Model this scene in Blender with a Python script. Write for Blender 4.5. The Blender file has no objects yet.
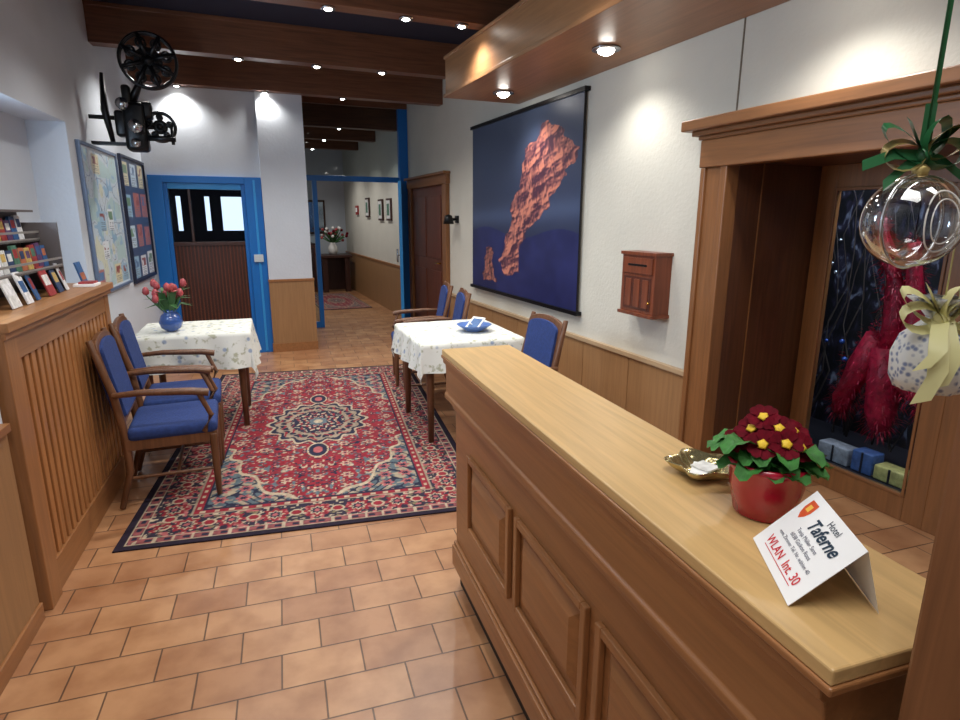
import bpy, bmesh, math, random
import numpy as np
from mathutils import Vector, Matrix
random.seed(7); rng=np.random.RandomState(5)
S=bpy.context.scene
S.view_settings.view_transform='Standard'
COL=S.collection
def lin(r,g,b):
    f=lambda v:(v/255/12.92) if v/255<=.04045 else ((v/255+.055)/1.055)**2.4
    return (f(r),f(g),f(b),1)
# ---------------------------------------------------------------- materials
def base(name):
    m=bpy.data.materials.new(name);m.use_nodes=True
    nt=m.node_tree;b=nt.nodes['Principled BSDF'];return m,nt,b
def mat(name,c,rough=.6,metal=0,emit=None,es=0,noise=0,nscale=6,bump=0,spec=None,coat=0):
    m,nt,b=base(name);b.inputs['Base Color'].default_value=lin(*c);b.inputs['Roughness'].default_value=rough
    b.inputs['Metallic'].default_value=metal
    if spec is not None:b.inputs['Specular IOR Level'].default_value=spec
    if coat:b.inputs['Coat Weight'].default_value=coat;b.inputs['Coat Roughness'].default_value=.15
    if emit:
        b.inputs['Emission Color'].default_value=lin(*emit);b.inputs['Emission Strength'].default_value=es
    if noise or bump:
        tc=nt.nodes.new('ShaderNodeTexCoord');n=nt.nodes.new('ShaderNodeTexNoise')
        n.inputs['Scale'].default_value=nscale;n.inputs['Detail'].default_value=5
        nt.links.new(tc.outputs['Object'],n.inputs['Vector'])
        if noise:
            r=nt.nodes.new('ShaderNodeValToRGB');l=lin(*c)
            r.color_ramp.elements[0].position=.3;r.color_ramp.elements[1].position=.7
            r.color_ramp.elements[0].color=tuple(x*(1-noise) for x in l[:3])+(1,)
            r.color_ramp.elements[1].color=tuple(min(1,x*(1+noise)) for x in l[:3])+(1,)
            nt.links.new(n.outputs['Fac'],r.inputs[0]);nt.links.new(r.outputs[0],b.inputs['Base Color'])
        if bump:
            bp=nt.nodes.new('ShaderNodeBump');bp.inputs['Strength'].default_value=bump;bp.inputs['Distance'].default_value=.01
            n2=nt.nodes.new('ShaderNodeTexNoise');n2.inputs['Scale'].default_value=nscale*14
            nt.links.new(tc.outputs['Object'],n2.inputs['Vector'])
            nt.links.new(n2.outputs['Fac'],bp.inputs['Height']);nt.links.new(bp.outputs[0],b.inputs['Normal'])
    return m
def wood(name,c,axis='Z',var=.28,rough=.38,k=1.0):
    m,nt,b=base(name);l=lin(*c)
    tc=nt.nodes.new('ShaderNodeTexCoord');mp=nt.nodes.new('ShaderNodeMapping')
    sc={'X':(1.2,22,22),'Y':(22,1.2,22),'Z':(22,22,1.2)}[axis]
    mp.inputs['Scale'].default_value=tuple(x*k for x in sc)
    n=nt.nodes.new('ShaderNodeTexNoise');n.inputs['Scale'].default_value=2.2;n.inputs['Detail'].default_value=7;n.inputs['Distortion'].default_value=.8
    r=nt.nodes.new('ShaderNodeValToRGB')
    r.color_ramp.elements[0].position=.32;r.color_ramp.elements[1].position=.66
    r.color_ramp.elements[0].color=tuple(x*(1-var) for x in l[:3])+(1,)
    r.color_ramp.elements[1].color=tuple(min(1,x*(1+var*.6)) for x in l[:3])+(1,)
    nt.links.new(tc.outputs['Object'],mp.inputs['Vector']);nt.links.new(mp.outputs[0],n.inputs['Vector'])
    nt.links.new(n.outputs['Fac'],r.inputs[0]);nt.links.new(r.outputs[0],b.inputs['Base Color'])
    b.inputs['Roughness'].default_value=rough
    bp=nt.nodes.new('ShaderNodeBump');bp.inputs['Strength'].default_value=.08;bp.inputs['Distance'].default_value=.004
    nt.links.new(n.outputs['Fac'],bp.inputs['Height']);nt.links.new(bp.outputs[0],b.inputs['Normal'])
    return m
def thin_glass(name,gl=.12,tint=(235,242,245),edge=False):
    m=bpy.data.materials.new(name);m.use_nodes=True;nt=m.node_tree;nt.nodes.clear()
    o=nt.nodes.new('ShaderNodeOutputMaterial');mx=nt.nodes.new('ShaderNodeMixShader')
    t=nt.nodes.new('ShaderNodeBsdfTransparent');t.inputs[0].default_value=lin(*tint)
    g=nt.nodes.new('ShaderNodeBsdfGlossy');g.inputs['Roughness'].default_value=.03
    lw=nt.nodes.new('ShaderNodeLayerWeight');lw.inputs['Blend'].default_value=gl if not edge else .45
    nt.links.new(lw.outputs['Facing' if edge else 'Fresnel'],mx.inputs[0])
    nt.links.new(t.outputs[0],mx.inputs[1]);nt.links.new(g.outputs[0],mx.inputs[2]);nt.links.new(mx.outputs[0],o.inputs[0])
    return m
def attr_mat(name,rough=.8,bumpy=False):
    m,nt,b=base(name);a=nt.nodes.new('ShaderNodeAttribute');a.attribute_name='Col'
    nt.links.new(a.outputs['Color'],b.inputs['Base Color']);b.inputs['Roughness'].default_value=rough
    b.inputs['Specular IOR Level'].default_value=.2 if rough>.5 else .5
    if bumpy:
        n=nt.nodes.new('ShaderNodeTexNoise');n.inputs['Scale'].default_value=250
        tc=nt.nodes.new('ShaderNodeTexCoord');nt.links.new(tc.outputs['Object'],n.inputs['Vector'])
        bp=nt.nodes.new('ShaderNodeBump');bp.inputs['Strength'].default_value=.3;bp.inputs['Distance'].default_value=.004
        nt.links.new(n.outputs['Fac'],bp.inputs['Height']);nt.links.new(bp.outputs[0],b.inputs['Normal'])
    return m
WHITE=mat('plaster_white',(198,204,212),.9,noise=.03,nscale=3,bump=.15)
CREAM=mat('plaster_cream',(200,197,186),.9,noise=.03,nscale=3,bump=.25)
NAVYC=mat('ceiling_navy',(24,26,46),.8)
BLUEF=mat('blue_paint',(14,104,182),.35)
BLUEL=mat('blue_paint_light',(44,140,208),.35)
OAK_Y=wood('oak_top',(200,164,110),'Y',.14,.36)
OAKP=wood('oak_panel',(160,112,70),'Y',.2)
OAKZ=wood('oak_vert',(152,104,64),'Z',.2)
CAB=wood('cabinet_wood_y',(148,100,60),'Y',.16)
CABZ=wood('cabinet_wood_z',(148,100,60),'Z',.16)
WAIN=wood('wainscot_wood',(152,114,76),'Z',.12,.45)
DARKW=wood('dark_wood',(60,32,24),'Z',.3)
REDW=wood('red_brown_wood',(100,50,30),'Z',.25)
FRAMEW=wood('door_frame_wood',(130,86,50),'Z',.18)
FRAMEWY=wood('door_frame_wood_y',(134,90,54),'Y',.18)
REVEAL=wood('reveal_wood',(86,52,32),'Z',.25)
BEAM=wood('beam_wood',(108,68,46),'X',.3)
SOFF=wood('soffit_wood',(150,106,70),'Y',.16)
SLAT=wood('slat_wood',(166,112,66),'Z',.2)
CHW=wood('chair_wood',(104,68,44),'Z',.3)
BLK=mat('black_metal',(14,14,17),.35,.4)
BLK2=mat('black_plinth',(22,18,16),.7)
STEEL=mat('steel',(170,172,175),.25,1)
BRASS=mat('brass',(196,150,70),.25,1)
BLUEUP=mat('blue_upholstery',(30,54,112),.85,noise=.2,nscale=60,bump=.3)
GLASS=thin_glass('pane_glass',.1)
BULB=mat('halogen_bulb',(255,250,240),.5,emit=(255,250,240),es=40)
PAPER=mat('paper_white',(240,240,240),.7)
# ---------------------------------------------------------------- mesh builder
class MB:
    def __init__(s): s.v=[];s.f=[];s.m=[];s.sm=[];s.mats=[]
    def mi(s,m):
        if m not in s.mats:s.mats.append(m)
        return s.mats.index(m)
    def add(s,vs,fs,m,M=None,smooth=False):
        o=len(s.v);k=s.mi(m)
        for p in vs:
            p=Vector(p)
            if M is not None:p=M@p
            s.v.append(tuple(p))
        for f in fs:
            s.f.append(tuple(i+o for i in f));s.m.append(k);s.sm.append(smooth)
    def box(s,a,b,m,M=None):
        x0,y0,z0=a;x1,y1,z1=b
        x0,x1=min(x0,x1),max(x0,x1);y0,y1=min(y0,y1),max(y0,y1);z0,z1=min(z0,z1),max(z0,z1)
        vs=[(x0,y0,z0),(x1,y0,z0),(x1,y1,z0),(x0,y1,z0),(x0,y0,z1),(x1,y0,z1),(x1,y1,z1),(x0,y1,z1)]
        s.add(vs,[(0,3,2,1),(4,5,6,7),(0,1,5,4),(1,2,6,5),(2,3,7,6),(3,0,4,7)],m,M)
    def rbox(s,c,size,r,m,M=None,seg=3):
        bm=bmesh.new();bmesh.ops.create_cube(bm,size=1)
        for v in bm.verts:v.co=Vector((v.co.x*size[0],v.co.y*size[1],v.co.z*size[2]))
        bmesh.ops.bevel(bm,geom=bm.edges[:],offset=r,segments=seg,profile=.5,affect='EDGES')
        vs=[tuple(v.co+Vector(c)) for v in bm.verts];bm.verts.index_update()
        fs=[tuple(v.index for v in f.verts) for f in bm.faces];bm.free()
        s.add(vs,fs,m,M,True)
    def lathe(s,prof,m,c=(0,0,0),seg=24,M=None,smooth=True,wob=None):
        vs=[];fs=[];n=len(prof)
        for i,(r,z) in enumerate(prof):
            for j in range(seg):
                a=2*math.pi*j/seg;rr=r*(wob(a,z) if wob else 1)
                vs.append((c[0]+rr*math.cos(a),c[1]+rr*math.sin(a),c[2]+z))
        for i in range(n-1):
            for j in range(seg):
                k=(j+1)%seg;fs.append((i*seg+j,i*seg+k,(i+1)*seg+k,(i+1)*seg+j))
        if prof[0][0]>1e-4:fs.append(tuple(reversed(range(seg))))
        if prof[-1][0]>1e-4:fs.append(tuple((n-1)*seg+j for j in range(seg)))
        s.add(vs,fs,m,M,smooth)
    def cyl(s,p,q,r,m,seg=14,r2=None,M=None):
        s.tube([p,q],[r,r if r2 is None else r2],m,seg,M)
    def tube(s,pts,rad,m,seg=8,M=None,cap=True):
        pts=[Vector(p) for p in pts]
        if not hasattr(rad,'__len__'):rad=[rad]*len(pts)
        vs=[];fs=[];n=len(pts)
        up=Vector((0,0,1))
        for i,p in enumerate(pts):
            d=(pts[min(i+1,n-1)]-pts[max(i-1,0)]).normalized()
            u=up if abs(d.dot(up))<.95 else Vector((1,0,0))
            a=d.cross(u).normalized();b=d.cross(a).normalized()
            for j in range(seg):
                t=2*math.pi*j/seg;vs.append(tuple(p+(a*math.cos(t)+b*math.sin(t))*rad[i]))
        for i in range(n-1):
            for j in range(seg):
                k=(j+1)%seg;fs.append((i*seg+j,i*seg+k,(i+1)*seg+k,(i+1)*seg+j))
        if cap:fs.append(tuple(reversed(range(seg))));fs.append(tuple((n-1)*seg+j for j in range(seg)))
        s.add(vs,fs,m,M,True)
    def sphere(s,c,r,m,seg=20,rings=12,M=None,sc=(1,1,1)):
        vs=[];fs=[]
        for i in range(rings+1):
            t=math.pi*i/rings
            for j in range(seg):
                a=2*math.pi*j/seg
                vs.append((c[0]+r*sc[0]*math.sin(t)*math.cos(a),c[1]+r*sc[1]*math.sin(t)*math.sin(a),c[2]+r*sc[2]*math.cos(t)))
        for i in range(rings):
            for j in range(seg):
                k=(j+1)%seg;fs.append((i*seg+j,(i+1)*seg+j,(i+1)*seg+k,i*seg+k))
        s.add(vs,fs,m,M,True)
    def torus(s,c,R,r,m,ax='Z',seg=32,sg=8,M=None):
        vs=[];fs=[]
        for i in range(seg):
            a=2*math.pi*i/seg
            for j in range(sg):
                b=2*math.pi*j/sg;p=((R+r*math.cos(b))*math.cos(a),(R+r*math.cos(b))*math.sin(a),r*math.sin(b))
                if ax=='Y':p=(p[0],p[2],p[1])
                if ax=='X':p=(p[2],p[0],p[1])
                vs.append((p[0]+c[0],p[1]+c[1],p[2]+c[2]))
        for i in range(seg):
            for j in range(sg):
                fs.append((i*sg+j,((i+1)%seg)*sg+j,((i+1)%seg)*sg+(j+1)%sg,i*sg+(j+1)%sg))
        s.add(vs,fs,m,M,True)
    def prism(s,poly,d0,d1,m,plane='XZ',M=None):
        n=len(poly)
        def P(p,d):
            return {'XZ':(p[0],d,p[1]),'YZ':(d,p[0],p[1]),'XY':(p[0],p[1],d)}[plane]
        vs=[P(p,d0) for p in poly]+[P(p,d1) for p in poly]
        fs=[tuple(reversed(range(n))),tuple(range(n,2*n))]+[(i,(i+1)%n,n+(i+1)%n,n+i) for i in range(n)]
        s.add(vs,fs,m,M)
    def ribbon(s,pts,w,m,wd=(0,0,1),M=None):
        vs=[];fs=[];wd=Vector(wd).normalized()
        for p in pts:
            p=Vector(p);vs+= [tuple(p-wd*w/2),tuple(p+wd*w/2)]
        for i in range(len(pts)-1):fs.append((2*i,2*i+1,2*i+3,2*i+2))
        s.add(vs,fs,m,M,True)
    def finish(s,name,loc=(0,0,0),rz=0,bevel=0,parent=None,rot=None):
        me=bpy.data.meshes.new(name);me.from_pydata(s.v,[],s.f);me.validate(verbose=False)
        for m in s.mats:me.materials.append(m)
        if len(me.polygons)==len(s.f):
            me.polygons.foreach_set('material_index',s.m);me.polygons.foreach_set('use_smooth',s.sm)
        bm=bmesh.new();bm.from_mesh(me);bmesh.ops.recalc_face_normals(bm,faces=bm.faces[:]);bm.to_mesh(me);bm.free()
        o=bpy.data.objects.new(name,me);COL.objects.link(o);o.location=loc
        o.rotation_euler=rot if rot else (0,0,rz)
        if bevel:
            b=o.modifiers.new('bevel','BEVEL');b.width=bevel;b.segments=2;b.limit_method='ANGLE';b.angle_limit=math.radians(40)
        if parent:o.parent=parent
        return o
def paint(name,w,h,nx,ny,fn,material,thick=.0,loc=(0,0,0),M=None,parent=None,frame=None):
    """flat painted sheet in local XY (0..w,0..h); M places it"""
    s,t=np.meshgrid(np.linspace(0,1,nx),np.linspace(0,1,ny))
    rgb=fn(s.ravel(),t.ravel())
    vs=np.stack([s.ravel()*w,t.ravel()*h,np.full(s.size,thick)],1)
    me=bpy.data.meshes.new(name)
    idx=np.arange(nx*ny).reshape(ny,nx)
    fs=np.stack([idx[:-1,:-1].ravel(),idx[:-1,1:].ravel(),idx[1:,1:].ravel(),idx[1:,:-1].ravel()],1)
    V=vs.tolist();Fl=fs.tolist()
    if thick:  # skirt down to 0
        o=len(V);c=[(0,0,0),(w,0,0),(w,h,0),(0,h,0),(0,0,thick),(w,0,thick),(w,h,thick),(0,h,thick)]
        V+=c;Fl+=[[o,o+1,o+5,o+4],[o+1,o+2,o+6,o+5],[o+2,o+3,o+7,o+6],[o+3,o,o+4,o+7]]
        rgb=np.vstack([rgb,np.tile(rgb[0],(8,1))])
    me.from_pydata(V,[],Fl)
    ca=me.color_attributes.new('Col','FLOAT_COLOR','POINT')
    c=rgb/255.0;l=np.where(c<=.04045,c/12.92,((c+.055)/1.055)**2.4)
    l=np.hstack([l,np.ones((len(l),1))]);ca.data.foreach_set('color',l.astype(np.float32).ravel())
    me.materials.append(material)
    ob=bpy.data.objects.new(name,me);COL.objects.link(ob)
    if M is not None:ob.matrix_world=M
    if parent:ob.parent=parent
    return ob
def vnoise(x,y,sc,seed=0):
    r=np.random.RandomState(seed).rand(64,64);x=x*sc;y=y*sc
    xi=np.floor(x).astype(int);yi=np.floor(y).astype(int);fx=x-xi;fy=y-yi
    fx=fx*fx*(3-2*fx);fy=fy*fy*(3-2*fy);g=lambda a,b:r[a%64,b%64]
    return (g(xi,yi)*(1-fx)+g(xi+1,yi)*fx)*(1-fy)+(g(xi,yi+1)*(1-fx)+g(xi+1,yi+1)*fx)*fy
def put(rgb,mask,c):
    rgb[mask]=np.array(c,float)
# ---------------------------------------------------------------- room shell
KW=-math.atan(.076)
m,nt,b=base('terracotta_tiles')
tc=nt.nodes.new('ShaderNodeTexCoord');mp=nt.nodes.new('ShaderNodeMapping');mp.inputs['Rotation'].default_value=(0,0,.08);mp.inputs['Location'].default_value=(.1,.06,0)
br=nt.nodes.new('ShaderNodeTexBrick');br.offset=.5
br.inputs['Color1'].default_value=lin(186,140,100);br.inputs['Color2'].default_value=lin(160,112,78);br.inputs['Mortar'].default_value=lin(104,76,56)
for k,v in (('Scale',1),('Mortar Size',.0035),('Mortar Smooth',.35),('Bias',-.1),('Brick Width',.27),('Row Height',.165)):br.inputs[k].default_value=v
nz=nt.nodes.new('ShaderNodeTexNoise');nz.inputs['Scale'].default_value=7;nz.inputs['Detail'].default_value=7
mx=nt.nodes.new('ShaderNodeMixRGB');mx.blend_type='MULTIPLY';mx.inputs[0].default_value=.7
rp=nt.nodes.new('ShaderNodeValToRGB');rp.color_ramp.elements[0].position=.34;rp.color_ramp.elements[1].position=.62
rp.color_ramp.elements[0].color=(.62,.50,.42,1);rp.color_ramp.elements[1].color=(1.0,1.0,1.0,1)
L=nt.links.new
L(tc.outputs['Object'],mp.inputs[0]);L(mp.outputs[0],br.inputs['Vector']);L(mp.outputs[0],nz.inputs['Vector'])
L(nz.outputs['Fac'],rp.inputs[0]);L(br.outputs['Color'],mx.inputs[1]);L(rp.outputs[0],mx.inputs[2]);L(mx.outputs[0],b.inputs['Base Color'])
b.inputs['Roughness'].default_value=.32
bp=nt.nodes.new('ShaderNodeBump');bp.invert=True;bp.inputs['Strength'].default_value=.5;bp.inputs['Distance'].default_value=.004
L(br.outputs['Fac'],bp.inputs['Height']);L(bp.outputs[0],b.inputs['Normal'])
FLOOR=m
g=MB();g.box((-2.2,-2,-.1),(4.2,14,0),FLOOR);g.finish('floor')
g=MB();g.box((-2.2,-2,3.05),(4.2,14,3.15),NAVYC);g.finish('ceiling')
# right wall
g=MB();XR=2.43
g.box((XR,2.50,0),(XR+.2,14,3.05),CREAM);g.box((XR,.46,1.84),(XR+.2,2.50,3.05),CREAM);g.box((XR,-2,0),(XR+.2,.46,3.05),CREAM)
g.finish('wall_right')
g=MB();g.box((XR-.004,2.455,2.0),(XR,2.463,3.0),mat('seam_dark',(110,100,85),.9));g.finish('trim_1')
g=MB();y=2.62
WSEAM=mat('wainscot_seam',(70,44,26),.8)
g.box((XR-.012,2.62,0),(XR,6.68,.60),WSEAM)
while y<6.6:
    y2=min(y+.56,6.68);g.box((XR-.02,y+.003,.07),(XR-.010,y2-.003,.60),WAIN);y=y2
g.box((XR-.035,2.62,.60),(XR,6.68,.63),wood('cap_wood',(176,150,118),'Y',.1));g.box((XR-.03,2.62,0),(XR,6.68,.07),CAB)
g.finish('wainscot_right',bevel=.002)
g=MB();g.box((XR-.02,8.52,0),(XR,13.4,.75),WAIN);g.box((XR-.03,8.52,.75),(XR,13.4,.78),CAB);g.finish('wainscot_hallway')
# back wall with blue door opening
g=MB();YB=7.07
g.box((-1.2,YB,0),(-.68,YB+.2,3.05),WHITE);g.box((-.68,YB,1.91),(.42,YB+.2,3.05),WHITE)
g.box((.42,YB,0),(.86,YB+.2,3.05),WHITE)
g.finish('wall_back')
g=MB();g.box((.40,YB-.06,0),(.87,YB,3.05),WHITE);g.box((.395,YB-.075,.10),(.88,YB-.0,.80),WAIN);g.box((.39,YB-.085,.80),(.885,YB,.825),CAB);g.box((.385,YB-.085,0),(.885,YB,.10),CAB)
g.finish('wall_pillar')
g=MB();g.box((.66,YB+.2,0),(.86,14,3.05),WHITE);g.finish('wall_hallway_left')
g=MB();g.box((.86,13.4,0),(2.43,13.6,3.05),WHITE);g.finish('wall_hallway_end')
g=MB();g.box((-2.2,-2.1,0),(4.2,-2,3.05),WHITE);g.finish('wall_front')
# left wall (local frame skewed)
LO=(-1.06,2.5,0)
g=MB()
g.box((-.35,2.28,0),(0,4.62,3.05),WHITE)
g.box((-.35,.02,2.09),(0,2.28,3.05),WHITE)
g.box((-.35,-.0,0),(-.22,2.28,1.15),WHITE)
g.box((-.35,1.0,1.15),(-.22,2.28,2.09),WHITE)
g.box((-.35,-.0,1.15),(-.22,.1,2.09),WHITE);
g.box((-.35,-4.8,0),(.27,.02,3.05),WHITE)
g.finish('wall_left',LO,KW)
g=MB();g.box((-.30,.1,1.15),(-.24,1.0,1.19),WHITE);g.box((-.30,.1,2.05),(-.24,1.0,2.09),WHITE);g.box((-.30,.53,1.15),(-.24,.57,2.09),WHITE)
g.box((-.30,.1,1.15),(-.24,.14,2.09),WHITE);g.box((-.30,.96,1.15),(-.24,1.0,2.09),WHITE)
g.box((-.275,.14,1.19),(-.27,.96,2.05),GLASS);g.finish('window_1',LO,KW)
g=MB();g.box((.27,-2.5,.07),(.285,.0,.76),WAIN);g.box((.27,-2.5,.76),(.30,.0,.79),CAB);g.box((.27,-2.5,0),(.295,.0,.07),CAB)
g.finish('wainscot_left',LO,KW,bevel=.002)
# ---------------------------------------------------------------- ceiling beams + soffit
for yb,zb in ((2.6,2.77),(4.09,2.77),(5.62,2.77),(6.92,2.76)):
    g=MB();g.box((-1.25,yb,zb),(2.43,yb+.13,3.05),BEAM);g.box((-1.25,yb-.006,zb+.25),(2.43,yb,3.05),BEAM);g.finish('ceiling_beam',bevel=.006)
for yb in (8.9,10.3,11.7):
    g=MB();g.box((.86,yb,2.72),(2.43,yb+.14,3.05),BEAM);g.finish('ceiling_beam',bevel=.006)
g=MB();g.box((1.75,-1.5,2.47),(2.428,4.92,2.765),SOFF);g.box((1.735,-1.5,2.45),(2.428,4.935,2.475),SOFF);g.box((1.74,-1.5,2.735),(2.428,4.93,2.76),SOFF)
g.finish('wooden_bulkhead',bevel=.004)
# ---------------------------------------------------------------- spotlights
EK=1.12
def downlight(x,y,z,e,size=.03,col=(1,.97,.92),cone=2.4):
    g=MB();g.lathe([(size*1.0,-.012),(size*1.5,-.012),(size*1.5,0)],STEEL,(0,0,0),20)
    g.lathe([(0,-size*.75),(size*.4,-size*.68),(size*.75,-size*.5),(size*.9,-.010)],BULB,(0,0,0),16)
    o=g.finish('downlight',(x,y,z))
    l=bpy.data.lights.new('spot_lamp','SPOT');l.energy=e*EK;l.color=col;l.spot_size=cone;l.spot_blend=.8;l.shadow_soft_size=.04
    lo=bpy.data.objects.new('spot_lamp',l);COL.objects.link(lo);lo.parent=o;lo.location=(0,0,-size*.75-.02)
for x,y in ((.71,4.155),(1.21,4.155),(1.6,4.155),(-.1,4.155)):downlight(x,y,2.77,34)
for x,y in ((.22,5.69),(.85,5.69),(1.42,5.69),(-.4,5.69)):downlight(x,y,2.77,30)
for x,y in ((-.32,6.985),(.5,6.985),(1.3,6.985)):downlight(x,y,2.76,26,.026)
for x,y in ((-.2,2.665),(.6,2.665),(1.3,2.665)):downlight(x,y,2.77,40)  # unseen row on the near beam, added for extra light
for x,y in ((2.09,4.53),(2.11,3.17),(2.11,1.8)):downlight(x,y,2.45,24,.055)  # last one is out of view, added to light the counter
for x,y in ((1.6,8.97),(1.6,10.37),(1.6,11.77)):downlight(x,y,2.72,40)
def area(name,loc,rot,sx,sy,e,col):
    l=bpy.data.lights.new(name,'AREA');l.shape='RECTANGLE';l.size=sx;l.size_y=sy;l.energy=e;l.color=col
    o=bpy.data.objects.new(name,l);COL.objects.link(o);o.location=loc;o.rotation_euler=rot;return o
area('daylight_window',(-1.25,3.05,1.62),(0,-math.pi/2,0),.85,.85,50,(.62,.8,1))
area('unseen_fill_light',(.4,.2,2.98),(0,0,0),1.6,1.2,56,(1,.98,.95))  # soft overhead fill added out of view, no fixture behind it
# ---------------------------------------------------------------- blue door
g=MB();y0=YB-.03;y1=YB+.09
g.box((-.68,y0,0),(-.55,y1,1.91),BLUEF);g.box((.23,y0,0),(.398,y1,1.91),BLUEF);g.box((-.55,y0+.002,1.84),(.23,y1,1.91),BLUEF)
g.box((-.51,y0+.035,1.78),(.19,y1,1.84),BLUEL);g.box((.31,y0-.008,.02),(.335,y0,1.88),BLUEL)
g.box((-.55,y0+.03,0),(-.51,y1,1.84),BLUEF);g.box((.19,y0+.03,0),(.23,y1,1.84),BLUEF)
g.box((-.51,y0+.05,0),(.19,y1-.03,1.22),DARKW)
x=-.5
while x<.18:
    g.box((x,y0+.04,.03),(x+.012,y0+.05,1.20),REDW);x+=.035
g.box((-.51,y0+.03,1.20),(.19,y0+.06,1.24),DARKW);g.box((-.33,y0+.04,1.24),(-.305,y1-.03,1.78),DARKW)
g.box((-.51,y0+.065,1.24),(.19,y0+.07,1.78),GLASS)
g.box((.265,y0-.03,1.02),(.36,y0-.009,1.10),mat('push_plate',(190,200,205),.4))
g.finish('door_1',bevel=.003)
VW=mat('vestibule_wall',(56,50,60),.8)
g=MB()
g.box((-1.4,8.8,0),(.66,8.9,1.32),VW);g.box((-1.4,8.8,1.32),(-.9,8.9,2.6),VW);g.box((-1.4,8.8,1.76),(.66,8.9,3.05),VW);g.box((.30,8.8,1.32),(.66,8.9,1.76),VW)
g.box((-.66,8.8,1.32),(-.56,8.9,1.76),VW);g.box((-.50,8.8,1.32),(-.22,8.9,1.76),VW);g.box((-.16,8.8,1.32),(-.02,8.9,1.76),VW);g.box((-1.6,7.27,0),(-1.4,8.9,3.05),VW)
g.finish('wall_vestibule')
# ---------------------------------------------------------------- glass partition
g=MB();yp=8.4
g.box((.86,yp,0),(.93,yp+.07,2.93),BLUEF);g.box((2.30,yp,0),(2.428,yp+.07,2.93),BLUEF);g.box((.93,yp+.004,1.97),(2.30,yp+.066,2.04),BLUEF)
g.box((.86,yp,2.93),(2.428,yp+.07,3.05),BEAM)
g.box((1.11,yp,0),(1.17,yp+.06,1.97),BLUEF)
g.box((.93,yp+.03,.08),(1.11,yp+.035,1.97),GLASS);g.box((.93,yp+.03,2.04),(2.30,yp+.035,2.93),GLASS)
g.box((.93,yp+.003,0),(1.11,yp+.057,.08),BLUEF)
M=Matrix.Translation((2.29,8.39,0))@Matrix.Rotation(-.262,4,'Z')
g.box((-.02,-.80,.02),(.02,-.72,1.95),BLUEL,M);g.box((-.02,-.08,.02),(.02,0,1.95),BLUEF,M);g.box((-.019,-.72,1.88),(.019,-.08,1.95),BLUEF,M);g.box((-.019,-.72,.02),(.019,-.08,.12),BLUEF,M)
g.box((-.002,-.72,.12),(.002,-.08,1.88),GLASS,M);g.cyl((-.05,-.76,.93),(-.05,-.76,1.1),.012,STEEL,M=M);g.cyl((-.05,-.76,1.02),(0,-.76,1.02),.008,STEEL,M=M)
g.finish('door_2',bevel=.002)
# ---------------------------------------------------------------- brown door on right wall
g=MB();X=XR
g.box((X-.05,6.72,0),(X,6.86,1.88),FRAMEW);g.box((X-.05,8.16,0),(X,8.30,1.88),FRAMEW);g.box((X-.055,6.70,1.88),(X,8.32,1.99),FRAMEWY);g.box((X-.09,6.68,1.99),(X,8.34,2.02),FRAMEWY)
g.box((X-.02,6.86,0),(X,8.16,1.88),REDW)
for a,b_ in ((.12,.85),(1.0,1.76)):
    for c,d in ((6.96,7.44),(7.56,8.06)):g.box((X-.032,c,a),(X-.02,d,b_),REDW)
g.cyl((X-.06,7.0,.95),(X-.02,7.0,.95),.01,BRASS);g.cyl((X-.06,7.0,.95),(X-.06,7.1,.95),.008,BRASS)
g.finish('door_3',bevel=.006)
g=MB();g.box((X-.02,6.42,1.44),(X,6.50,1.52),BLK);g.cyl((X-.02,6.46,1.48),(X-.09,6.46,1.48),.015,BLK);g.lathe([(.06,-.06),(.04,.03),(.0,.045)],BLK,(X-.11,6.46,1.49),16)
g.finish('wall_lamp')
# ---------------------------------------------------------------- big right doorway
g=MB()
g.box((X-.05,2.475,0),(X,2.60,1.76),FRAMEW);g.box((X-.065,2.575,0),(X,2.61,1.76),FRAMEW);g.box((X-.058,2.43,0),(X+.03,2.475,1.78),FRAMEW)
g.box((X-.05,.36,0),(X,.50,1.76),FRAMEW)
g.box((X-.068,.34,1.76),(X+.004,2.62,1.90),FRAMEWY)
for i,(p,z0,z1) in enumerate(((.075,1.90,1.92),(.10,1.92,1.945),(.14,1.945,2.0))):
    g.box((X-p,.3-p+.06,z0),(X+.0,2.62+p-.06,z1),FRAMEWY)
g.finish('trim_2',bevel=.006)
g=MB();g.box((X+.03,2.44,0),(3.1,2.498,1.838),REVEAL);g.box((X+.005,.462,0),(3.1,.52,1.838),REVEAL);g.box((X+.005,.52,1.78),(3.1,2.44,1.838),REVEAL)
g.box((X+.2,2.434,0),(X+.208,2.44,1.78),FRAMEW)
g.finish('trim_3',bevel=.002)
g=MB();x0,x1=3.05,3.10
def leaf(ya,yb):
    g.box((x0,ya,0),(x1,ya+.10,1.78),FRAMEW);g.box((x0,yb-.10,0),(x1,yb,1.78),FRAMEW)
    g.box((x0,ya+.10,1.66),(x1,yb-.10,1.78),FRAMEW);g.box((x0,ya+.10,0),(x1,yb-.10,.13),FRAMEW)
    g.box((x0+.02,ya+.10,.13),(x0+.025,yb-.10,1.66),GLASS)
    for a in (ya+.10,yb-.115):g.box((x0-.008,a,.13),(x0,a+.015,1.66),FRAMEW)
    g.box((x0-.008,ya+.115,1.645),(x0,yb-.115,1.66),FRAMEWY);g.box((x0-.008,ya+.115,.13),(x0,yb-.115,.145),FRAMEWY)
leaf(1.62,2.43);leaf(.85,1.62);g.box((x0,.5,0),(x1,.85,1.78),FRAMEW)
g.finish('door_4',bevel=.003)
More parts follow.
